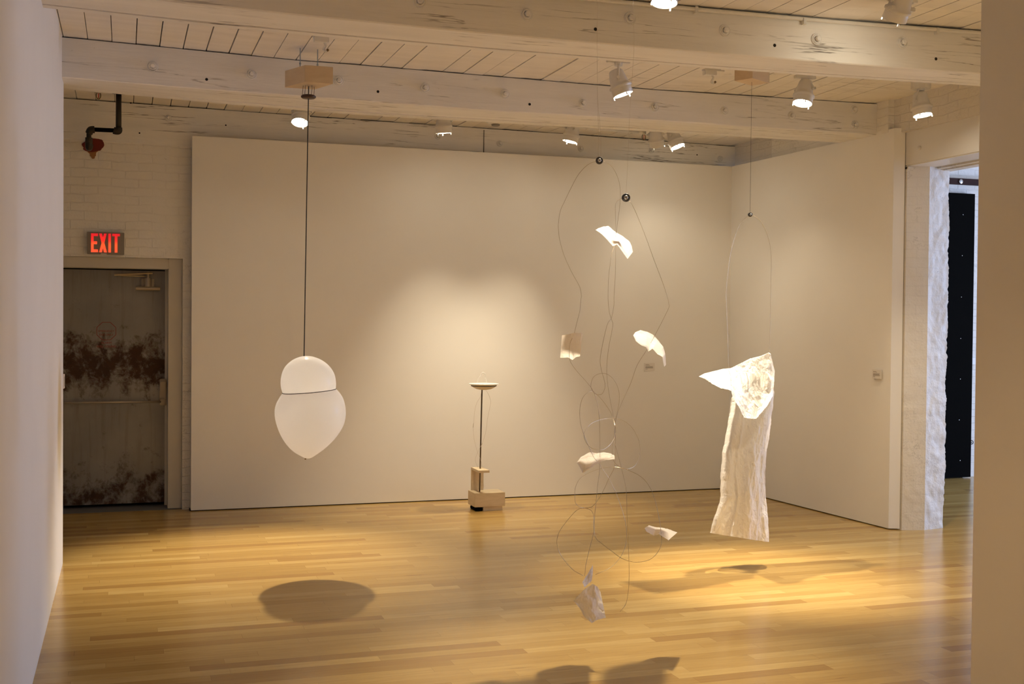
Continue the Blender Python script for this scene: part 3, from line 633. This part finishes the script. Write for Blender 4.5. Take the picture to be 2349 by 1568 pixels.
zb = at(700, 195, VY).z; P = [at(*q, 7.25) for q in ((653, 200), (699, 188), (764, 192), (724, 205))]
Pz = [atZ(px_, py_, zb-.005) for px_, py_ in ((653.5, 200.5), (699, 188), (764, 192.3), (722, 205.5))]
bb = B(); lo = [bb.verts.new(p) for p in Pz]; hi = [bb.verts.new(p+Vector((0, 0, .103))) for p in Pz]
bb.faces.new(lo); bb.faces.new(hi[::-1])
for i in range(4): bb.faces.new((lo[i], lo[(i+1) % 4], hi[(i+1) % 4], hi[i]))
bmesh.ops.bevel(bb, geom=list(bb.edges), offset=.0015, segments=1, affect='EDGES'); obj('block', bb, 'ply', ve)
for px_ in (688.5, 728.5): bm = B(); c = at(px_, 150, VY); cyl(bm, (c.x, VY, zb+.09), (c.x, VY, 3.236), .0032, 8); cyl(bm, (c.x, VY, zb+.125), (c.x, VY, zb+.135), .006, 8); obj('threaded_rod', bm, 'blue', ve)

# ------------------------------------------------------------ crumpled paper
def crumple(p, s=1.0, zs=.75):
    q = Vector((p.x*1.25, p.y, p.z*zs)); v = 0
    q = q+.05*noise.noise_vector(q*5)
    v = .022*noise.noise(q*3.1)
    for f, a in ((7, .016), (15, .0085), (34, .0036)):
        d = noise.voronoi(q*f+Vector((3, 1, 7)))[0]; v += a*(d[1]-d[0]-.3)
    return v*s
DYY = 6.47
dress = thing('paper_garment', 'tall crumpled white paper garment hanging from a wire arch', 'hanging sculpture', tuple(at(1700, 1230, DYY)))
# (py, left px, right px) of the hanging column
col = [(856, 1686, 1766), (870, 1684, 1772), (900, 1682, 1775), (930, 1677, 1773), (960, 1672, 1768.5), (1000, 1664, 1764), (1040, 1657, 1759), (1080, 1654.5, 1755.5), (1120, 1653, 1756), (1150, 1651, 1757.5), (1180, 1642, 1761), (1205, 1634, 1763), (1222, 1629, 1763), (1236, 1628, 1763.3)]
bm = B(); NU, NV = 260, 320; grid = []
for j in range(NV+1):
    y = 856+(1226-856)*j/NV; xl = lerp(y, [(a, b) for a, b, c in col]); xr = lerp(y, [(a, c) for a, b, c in col]); row = []
    jl, jr = 2.2*noise.noise(Vector((y*.05, 0, .5)))+.5*noise.noise(Vector((y*.21, 0, .5))), 2*noise.noise(Vector((y*.045, 9, .5)))+.5*noise.noise(Vector((y*.19, 9, .5)))
    for i in range(NU):
        t = 2*PI*i/NU; s = math.cos(t); u = (1-s)/2; x_ = xl+jl+(xr+jr-xl-jl)*u
        hem = (j/NV)**8*(-4+20*u)        # hem drops to the right
        dep = .085*math.sin(t)
        fold = .020*math.sin(u*11+y*.012)+.016*math.exp(-((u-(.36+.02*math.sin(y*.01)))/.035)**2)
        if math.sin(t) < 0: dep -= fold*min(1, -math.sin(t)*3)
        P1 = at(x_, y+hem, DYY+dep); P1.y += crumple(P1, 1.7, .42)*min(1, abs(math.sin(t))*2)
        row.append(bm.verts.new(P1))
    grid.append(row)
for a, b in zip(grid, grid[1:]):
    for i in range(NU): bm.faces.new((a[i], a[(i+1) % NU], b[(i+1) % NU], b[i]))
o = obj('column', bm, 'paper', dress, True)
# upper flap: folded sheet pointing left
topl = [(1603, 863), (1616, 856), (1640, 850), (1655, 846), (1675, 844), (1700, 832), (1722, 822), (1745, 816), (1757, 811), (1763, 808), (1767, 811), (1771, 830), (1776, 850)]
botl = [(1603, 863), (1618, 870), (1632, 880), (1650, 889), (1676, 895), (1683, 915), (1696, 936), (1708, 957), (1722, 960), (1737, 960), (1750, 944), (1764, 926), (1774, 905)]
def interp(P, t):
    n = len(P)-1; k = min(int(t*n), n-1); f = t*n-k; return (P[k][0]+(P[k+1][0]-P[k][0])*f, P[k][1]+(P[k+1][1]-P[k][1])*f)
bm = B(); NU, NV = 150, 110; fr_, bk = [], []
for i in range(NU+1):
    u = i/NU; a, b = interp(topl, u), interp(botl, u); rf, rb_ = [], []
    jb = (1.5*noise.noise(Vector((u*38, 3, 0)))+1.2*noise.noise(Vector((u*80, 3, 0))))*min(1, u*8)
    for j in range(NV+1):
        v = j/NV; px_, py_ = a[0]+(b[0]-a[0])*v, a[1]+(b[1]+jb-a[1])*v
        kk = min(1, max(0, (u-.12)/.3)); dep = -.20*(math.sin(PI*.5*v)*(1-kk)+v**2.2*kk)*min(1, u*4.5)*(1-.45*max(0, u-.55)/.45)-.02*math.sin(PI*v)*min(1, u*2)-.02; P1 = at(px_, py_, DYY+dep); cr_ = crumple(P1, .8)*min(1, 5*u+.1); P1.y += cr_; P1.z += .4*cr_*min(1, 8*v, 8*(1-v))
        rf.append(bm.verts.new(P1))
    fr_.append(rf)
for a, b in zip(fr_, fr_[1:]):
    for j in range(NV): bm.faces.new((a[j], b[j], b[j+1], a[j+1]))
# back side of the fold: returns behind to the column
for i in range(NU+1):
    u = i/NU; a, b = interp(topl, u), interp(botl, u); rb_ = []
    for j in range(31):
        v = j/30; px_, py_ = a[0]+(b[0]-a[0])*v*.93, a[1]+(b[1]-a[1])*v*.93; P1 = at(px_, py_, DYY+.05*math.sin(PI*v)*min(1, u*2)-.10*v*min(1, u*4)-.02); P1.y += crumple(P1, .6); rb_.append(bm.verts.new(P1) if j else fr_[i][0])
    bk.append(rb_)
for a, b in zip(bk, bk[1:]):
    for j in range(30): bm.faces.new((a[j], a[j+1], b[j+1], b[j]))
bmesh.ops.remove_doubles(bm, verts=bm.verts, dist=1e-5)
obj('folded_flap', bm, 'paper', dress, True)
PLY = DYY
def pulley(px, py, Y, parent, r=.020):
    c = at(px, py, Y); T = Matrix.Translation(c) @ frame_to((-.36, -.92, -.06))
    bm = B(); lathe(bm, [(0, -.012), (r*.9, -.012), (r*1.05, -.008), (r*.8, 0), (r*1.0, .008), (r*.95, .012), (0, .012)], T, 28); q = obj('pulley', bm, 'pulley', parent, True)
    bm = B(); lathe(bm, [(r*.5, .010), (r*.5, .018), (r*.38, .021), (r*.14, .021), (r*.12, .014), (0, .014)], T, 20); obj('hub', bm, 'pulleym', q, True); return c
def wire(name, pts, Yf, parent, r=.0009, m='wire', k=5):
    P = [at(x_, y_, Yf(i/(len(pts)-1)) if callable(Yf) else Yf) for i, (x_, y_) in enumerate(pts)]
    bm = B(); tube(bm, smooth_pts(P, k), r, 6); return obj(name, bm, m, parent, True)
pc = pulley(1721, 492, DYY, dress, .0135)
wire('arch_wire', [(1721, 492), (1712, 498), (1700, 510), (1690, 530), (1682, 555), (1675, 585), (1669, 630), (1665.5, 670), (1666.5, 710), (1669, 770), (1671, 848)], DYY, dress, .0012)
wire('arch_wire', [(1721, 492), (1733, 497), (1745, 508), (1757, 530), (1766, 560), (1769, 590), (1768.5, 650), (1767, 720), (1765, 812)], DYY, dress, .0012)
wire('arch_wire', [(1671, 848), (1676, 862), (1677, 880), (1681, 898)], DYY-.16, dress, .0012)
wire('thread', [(1720.5, 486), (1722, 380), (1723.5, 260), (1724.5, 184)], DYY, dress, .0009, 'cord')
Pz = [atZ(px_, py_, 3.062) for px_, py_ in ((1680, 187), (1740, 181), (1772, 184), (1727, 191.5))]
cx_ = at(1725, 188, DYY).x; zB = at(1725, 188, DYY).z
Rz = Matrix.Translation((cx_, DYY, 0)) @ Matrix.Rotation(math.radians(28), 4, 'Z')
bm = B(); bx(bm, -.10, .10, -.065, .065, zB, zB+.09, Rz, .0015); obj('block', bm, 'ply', dress)
for s in (-.06, .06): bm = B(); p = Rz @ Vector((s, 0, 0)); cyl(bm, (p.x, p.y, zB+.085), (p.x, p.y, 3.235), .003, 8); obj('threaded_rod', bm, 'blue', dress)

# ------------------------------------------------------------ wire mobiles with paper leaves
def z2(P): return [(1240+x_*.28070, 680+y_*.28070) for x_, y_ in P]
def z3(P): return [(1240+x_*.29347, 1000+y_*.29347) for x_, y_ in P]
MY = 4.78
def wv(a, b, c=0): return lambda t: MY+a*math.sin(t*PI*b+c)
m1 = thing('wire_mobile', 'tangled wire mobile with paper leaves hanging from the higher small pulley', 'mobile', tuple(at(1353, 1425, MY)), 'wire mobiles')
m2 = thing('wire_mobile', 'wire mobile with paper leaves hanging from the lower small pulley', 'mobile', tuple(at(1440, 1395, MY)), 'wire mobiles')
pulley(1375, 368, MY, m1, .016); pulley(1436, 453, MY, m2, .0185)
wire('thread', [(1373.5, 362), (1372, 345), (1374, 330), (1373, 300), (1371.5, 260), (1370.5, 200), (1370, 120), (1369.5, 60), (1369, -60)], MY, m1, .0006, 'thread', 3)
wire('thread', [(1378, 362), (1378.5, 330), (1377, 295), (1374, 262), (1371.5, 235), (1370.5, 200)], MY-.004, m1, .0006, 'thread', 3)
wire('thread', [(1436, 446), (1438, 410), (1442, 330), (1444, 270), (1450, 180), (1455, 90), (1452, 30), (1453, -60)], MY, m2, .0005, 'thread', 3)
wire('wire', [(1372, 369), (1357, 373), (1342, 383), (1325, 403), (1308, 435), (1295, 462), (1286, 482), (1281.5, 507), (1281, 525), (1284, 550), (1294, 585), (1310, 621), (1325, 648), (1331.5, 663), (1333.5, 680)] + z2([(330, 20), (322, 110), (300, 200), (272, 310), (245, 370), (235, 430), (240, 520), (290, 600), (370, 690), (430, 770), (465, 880), (480, 1000), (485, 1200)]) + z3([(462, 250), (445, 400), (425, 600), (415, 750), (385, 870), (355, 1000), (345, 1090)]), wv(.06, 3), m1)
wire('wire', [(1377, 369), (1391, 373), (1405, 384), (1416, 404), (1422, 427), (1423, 450), (1422, 470), (1418, 500), (1414, 530), (1411, 555), (1407, 570), (1404, 580), (1400, 603), (1396, 640), (1395, 680)] + z2([(556, 80), (565, 140), (578, 180), (590, 225), (580, 300), (560, 400), (543, 540), (545, 680), (570, 850), (600, 1000), (612, 1080), (610, 1200), (610, 1300), (600, 1400), (560, 1480), (525, 1560)]) + z3([(460, 480), (415, 540), (385, 557), (345, 562), (285, 577), (200, 670), (140, 760), (130, 850), (165, 940), (250, 1040), (330, 1087)]), wv(.07, 2.5, .5), m1)
wire('wire', z2([(430, 773), (400, 778), (365, 800), (335, 850), (320, 940), (330, 1050), (360, 1140), (415, 1270), (440, 1320), (480, 1365)]) + z3([(500, 280), (545, 350), (600, 470), (650, 620), (672, 740), (665, 850), (620, 950), (540, 1030), (430, 1080)]), wv(-.07, 2, .3), m1)
wire('wire', z2([(430, 770), (500, 840), (570, 940), (600, 1020), (612, 1100), (590, 1180), (530, 1240), (470, 1252), (400, 1225), (362, 1170), (358, 1110), (410, 1040), (490, 1005), (570, 995), (660, 1005), (740, 1060), (798, 1160), (813, 1250), (800, 1330), (760, 1390), (700, 1410)]), wv(.12, 3, 1), m1)
wire('wire', [(1434, 455), (1423, 456), (1414, 463), (1411.5, 475), (1412, 500), (1413, 535), (1412.5, 580), (1411, 640), (1408.5, 680)] + z2([(600, 60), (590, 130), (576, 180), (545, 230), (505, 400), (487, 520), (500, 610), (520, 680), (527, 740), (500, 795), (450, 795), (415, 750), (415, 700), (435, 655), (480, 630), (540, 632), (600, 680), (640, 770), (640, 880), (615, 1000), (605, 1100), (588, 1230), (590, 1320), (620, 1370), (670, 1405), (700, 1410)]) + z3([(790, 320), (860, 410), (900, 520), (930, 660), (938, 720), (945, 830), (920, 900), (860, 960), (770, 983), (690, 975), (620, 945), (560, 900), (480, 840), (430, 790), (415, 700), (415, 620), (390, 575), (345, 562)]), wv(.08, 4, .2), m2)
wire('wire', [(1438, 455), (1446, 463), (1453, 475), (1462, 495), (1480, 540), (1500, 595), (1518, 642), (1527, 668), (1532, 685)] + z2([(1048, 60), (1048, 90), (1000, 190), (935, 315), (900, 380), (865, 440), (790, 560), (740, 700), (690, 810), (645, 910), (618, 1000), (607, 1100), (612, 1200)]) + z3([(590, 90), (640, 280), (670, 430), (675, 600), (682, 780), (692, 1000), (690, 1150), (670, 1300), (620, 1370)]), wv(-.06, 3), m2)
wire('wire', z3([(690, 262), (640, 250), (570, 240), (480, 250), (380, 285), (310, 330), (273, 400), (268, 480), (276, 525), (305, 552), (345, 562)]), wv(.05, 2), m2)
def leaf(top, bot, parent, dY, bend=.03, tilt=0, sd=0):
    bm = B(); NU, NV = 60, 40; g_ = []
    for i in range(NU+1):
        u = i/NU; a, b = interp(top, u), interp(bot, u); row = []
        for j in range(NV+1):
            v = j/NV; edge = (1 if j in (0, NV) else 0)
            px_, py_ = a[0]+(b[0]-a[0])*v, a[1]+(b[1]-a[1])*v
            px_ += .5*edge*noise.noise(Vector((u*20, v*3, sd))); py_ += .8*edge*noise.noise(Vector((u*24, v*5+4, sd)))
            P0 = at(px_, py_, MY+dY+bend*math.sin(u*PI)*1.0+tilt*(v-.5)+.3*bend*math.sin(v*PI*1.5+u*2)+.008*noise.noise(Vector((u*5, v*5, sd+2)))+.003*noise.noise(Vector((u*14, v*14, sd))))
            row.append(bm.verts.new(P0))
        g_.append(row)
    for a, b in zip(g_, g_[1:]):
        for j in range(NV): bm.faces.new((a[j], b[j], b[j+1], a[j+1]))
    return obj('paper_leaf', bm, 'sheet', parent, True)
def z1(P): return [(1240+x_*.23599, 330+y_*.23599) for x_, y_ in P]
leaf(z1([(535, 836), (560, 820), (610, 803), (660, 797), (700, 832), (737, 862), (790, 890), (862, 945), (885, 990), (898, 1048)]), z1([(535, 836), (570, 858), (610, 890), (655, 940), (702, 992), (722, 986), (742, 975), (785, 1030), (815, 1075), (846, 1116)]), m1, -.03, .05, -.22, 1)
leaf(z2([(175, 316), (240, 305), (275, 295), (320, 297), (346, 293)]), z2([(160, 500), (225, 497), (262, 517), (290, 493), (322, 487)]), m1, -.02, .02, .20, 2)
leaf(z2([(757, 316), (775, 290), (815, 274), (870, 286), (920, 310), (960, 355), (1003, 410), (1020, 470), (1026, 555)]), z2([(757, 316), (780, 365), (820, 395), (862, 412), (882, 448), (915, 424), (955, 470), (995, 490), (1010, 574)]), m2, 0, .05, -.16, 3)
leaf(z2([(295, 1355), (330, 1310), (400, 1270), (460, 1278), (520, 1271), (570, 1280), (603, 1296)]), z2([(295, 1355), (315, 1385), (345, 1440), (400, 1410), (470, 1357), (530, 1335), (606, 1328)]), m1, 0, .04, -.16, 4)
leaf(z3([(813, 717), (848, 696), (905, 712), (940, 713), (1000, 725), (1069, 752)]), z3([(813, 717), (828, 745), (885, 777), (925, 765), (1000, 813), (1018, 796)]), m2, 0, .03, -.14, 5)
leaf(z3([(408, 1005), (410, 1040), (405, 1100), (400, 1130)]), z3([(408, 1005), (375, 1065), (327, 1140), (343, 1180)]), m1, .0, .02, .04, 6)
leaf(z3([(258, 1287), (300, 1240), (345, 1195), (408, 1154), (445, 1175), (468, 1215)]), z3([(280, 1310), (310, 1350), (340, 1410), (402, 1460), (440, 1435), (510, 1417)]), m1, -.02, .03, -.05, 7)

# ------------------------------------------------------------ dish sculpture on a plywood base
sy = 9.0; st = thing('pole_sculpture', 'slender pole sculpture with a shallow white dish on a plywood base', 'sculpture', (2.83, 9.1, 0))
f0 = atZ(1083, 1168, 0)
X0, X1 = 2.700, 2.958
bm = B(); bx(bm, X0, X1, 9.0, 9.2, .035, .148, bev=.0015); obj('base_box', bm, 'birch', st)
bm = B(); bx(bm, X0+.075, X1-.02, 9.01, 9.19, 0, .035); obj('plinth', bm, 'birch', st)
bm = B(); bx(bm, X0+.012, X0+.074, 9.02, 9.18, 0, .028, bev=.005); obj('weight', bm, 'black', st)
bm = B(); bx(bm, X0+.055, X0+.09, 9.005, 9.19, .1475, .1492); obj('slot', bm, 'ply', st)
bm = B(); bx(bm, 2.722, 2.826, 9.175, 9.195, .148, .318, bev=.001); obj('upright_board', bm, 'birch', st)
bm = B(); bx(bm, 2.722, 2.812, 8.965, 9.195, .318, .338, bev=.001); obj('shelf', bm, 'birch', st)
pA = (2.765, 9.085, .148); pB = (2.778, 9.085, .985); bm = B(); tube(bm, [pA, pB], .0058, 12); obj('pole', bm, 'mahog', st, True)
dc = Vector((2.795, 9.09, 1.030)); T = Matrix.Translation(dc)
bm = B(); lathe(bm, [(0, -.012), (.08, -.008), (.122, .005), (.124, .003), (.122, .0005), (.105, -.008), (.098, -.012)], T, 48); obj('dish', bm, 'dish', st, True)
bm = B(); lathe(bm, [(.105, -.012), (.106, -.014), (.104, -.0165)], T, 48); obj('dark_band', bm, 'cord', st)
bm = B(); lathe(bm, [(.101, -.0165), (.085, -.028), (.06, -.040), (.02, -.047), (0, -.048)], T, 48); obj('bowl', bm, 'dishu', st, True)
def sw(pts, r, m, n='thread', k=4, Y=9.06):
    P = [at(1000+x_*.2552, 820+y_*.2552, Y) for x_, y_ in pts]; bm = B(); tube(bm, smooth_pts(P, k), r, 6); obj(n, bm, m, st, True)
sw([(412, 288), (400, 350), (370, 400), (350, 470), (342, 560), (336, 640), (345, 740), (375, 850), (400, 910), (414, 980), (412, 1060), (425, 1120), (430, 1160), (415, 1195)], .0008, 'thread')
sw([(447, 288), (478, 340), (492, 400), (480, 470), (462, 560), (450, 660), (420, 760), (385, 830), (360, 890), (356, 930), (375, 985)], .0008, 'thread')
sw([(338, 590), (334, 625)], .0022, 'thread', 'thread_knot'); sw([(418, 768), (402, 800)], .0022, 'thread', 'thread_knot')
sw([(372, 220), (380, 190), (402, 165), (410, 145), (425, 134), (445, 150), (440, 175), (452, 200), (455, 222)], .0035, 'dish', 'white_twig')
random.seed(3)
for k in range(9): bm = B(); a = random.uniform(-.05, .04); b = random.uniform(-.05, .05); bmesh.ops.create_icosphere(bm, subdivisions=1, radius=random.uniform(.004, .007), matrix=T @ Matrix.Translation((a, b, -.003))); obj('white_fragment', bm, 'dish', st)

# ------------------------------------------------------------ wall labels
def label(c, n, text):
    t = thing('wall_label', text, 'label', tuple(c)); rt = Vector((-n.y, n.x, 0)); T = Matrix((( rt.x, 0, n.x, c.x), (rt.y, 0, n.y, c.y), (0, 1, 0, c.z), (0, 0, 0, 1)))
    bm = B(); bx(bm, -.052, .052, -.035, .035, 0, .004, T); obj('card', bm, 'label', t)
    bm = B()
    for k, (z, l) in enumerate(((.021, .035), (.015, .045), (.004, .076), (-.001, .070), (-.006, .078), (-.011, .075), (-.020, .022))): bx(bm, -.041, -.041+l, z-.0012, z+.0012, .004, .0044, T)
    obj('text_lines', bm, 'ink', t)
label(at(1489.5, 841, 9.622), Vector((0, -1, 0)), 'small white text label on the back wall, right of the mobiles')
label(atX(2012, 858, 5.462), Vector((-1, -.053, 0)).normalized(), 'small white text label on the right partition near its end')

# ------------------------------------------------------------ next room, seen through the opening
dr2 = thing('sliding_door', 'tall black sliding door in the next room beyond the rough pier', 'door', (7.6, 9.7, 0))
dx = at(2228, 800, 9.68).x
bm = B(); bx(bm, 6.9, dx, 9.66, 9.71, .01, 2.872); pn = obj('panel', bm, 'black', dr2)
for px_, py_ in ((2209, 492), (2207, 586), (2205, 681), (2203.5, 776), (2202.5, 869), (2200, 963), (2202, 1056)):
    c = at(px_, py_, 9.66); bm = B(); lathe(bm, [(.005, 0), (.004, .003), (0, .004)], Matrix.Translation(c) @ frame_to((0, -1, 0)), 8); obj('rivet', bm, 'chrome', pn)
ra = at(2210, 418, 9.64); bm = B(); bx(bm, 6.9, 9.2, 9.62, 9.66, 2.955, 3.015); rl = obj('door_rail', bm, 'rail'); tag(rl, 'dark brown steel rail above the black sliding door', 'rail')
bm = B(); lathe(bm, [(.022, 0), (.022, .012), (.008, .016), (0, .016)], Matrix.Translation(at(2203, 416, 9.62)) @ frame_to((0, -1, 0)), 16); obj('roller', bm, 'chrome', rl)
c = at(2230, 828, 9.73); bm = B(); bx(bm, c.x-.02, c.x+.05, 9.71, 9.742, c.z-.035, c.z+.035, bev=.004); tag(obj('switch_box', bm, 'white'), 'white electrical box on the brick beside the black sliding door', 'switch')
c = at(2229, 1014, 9.71); bm = B(); torus(bm, Matrix.Translation(c) @ Matrix.Rotation(PI/2, 4, 'X'), .018, .004, 20, 6); cyl(bm, c+Vector((0, 0, 0)), c+Vector((0, .03, 0)), .005, 8); tag(obj('wall_ring', bm, 'steel'), 'small dark metal ring on the brick low beside the sliding door', 'ring')
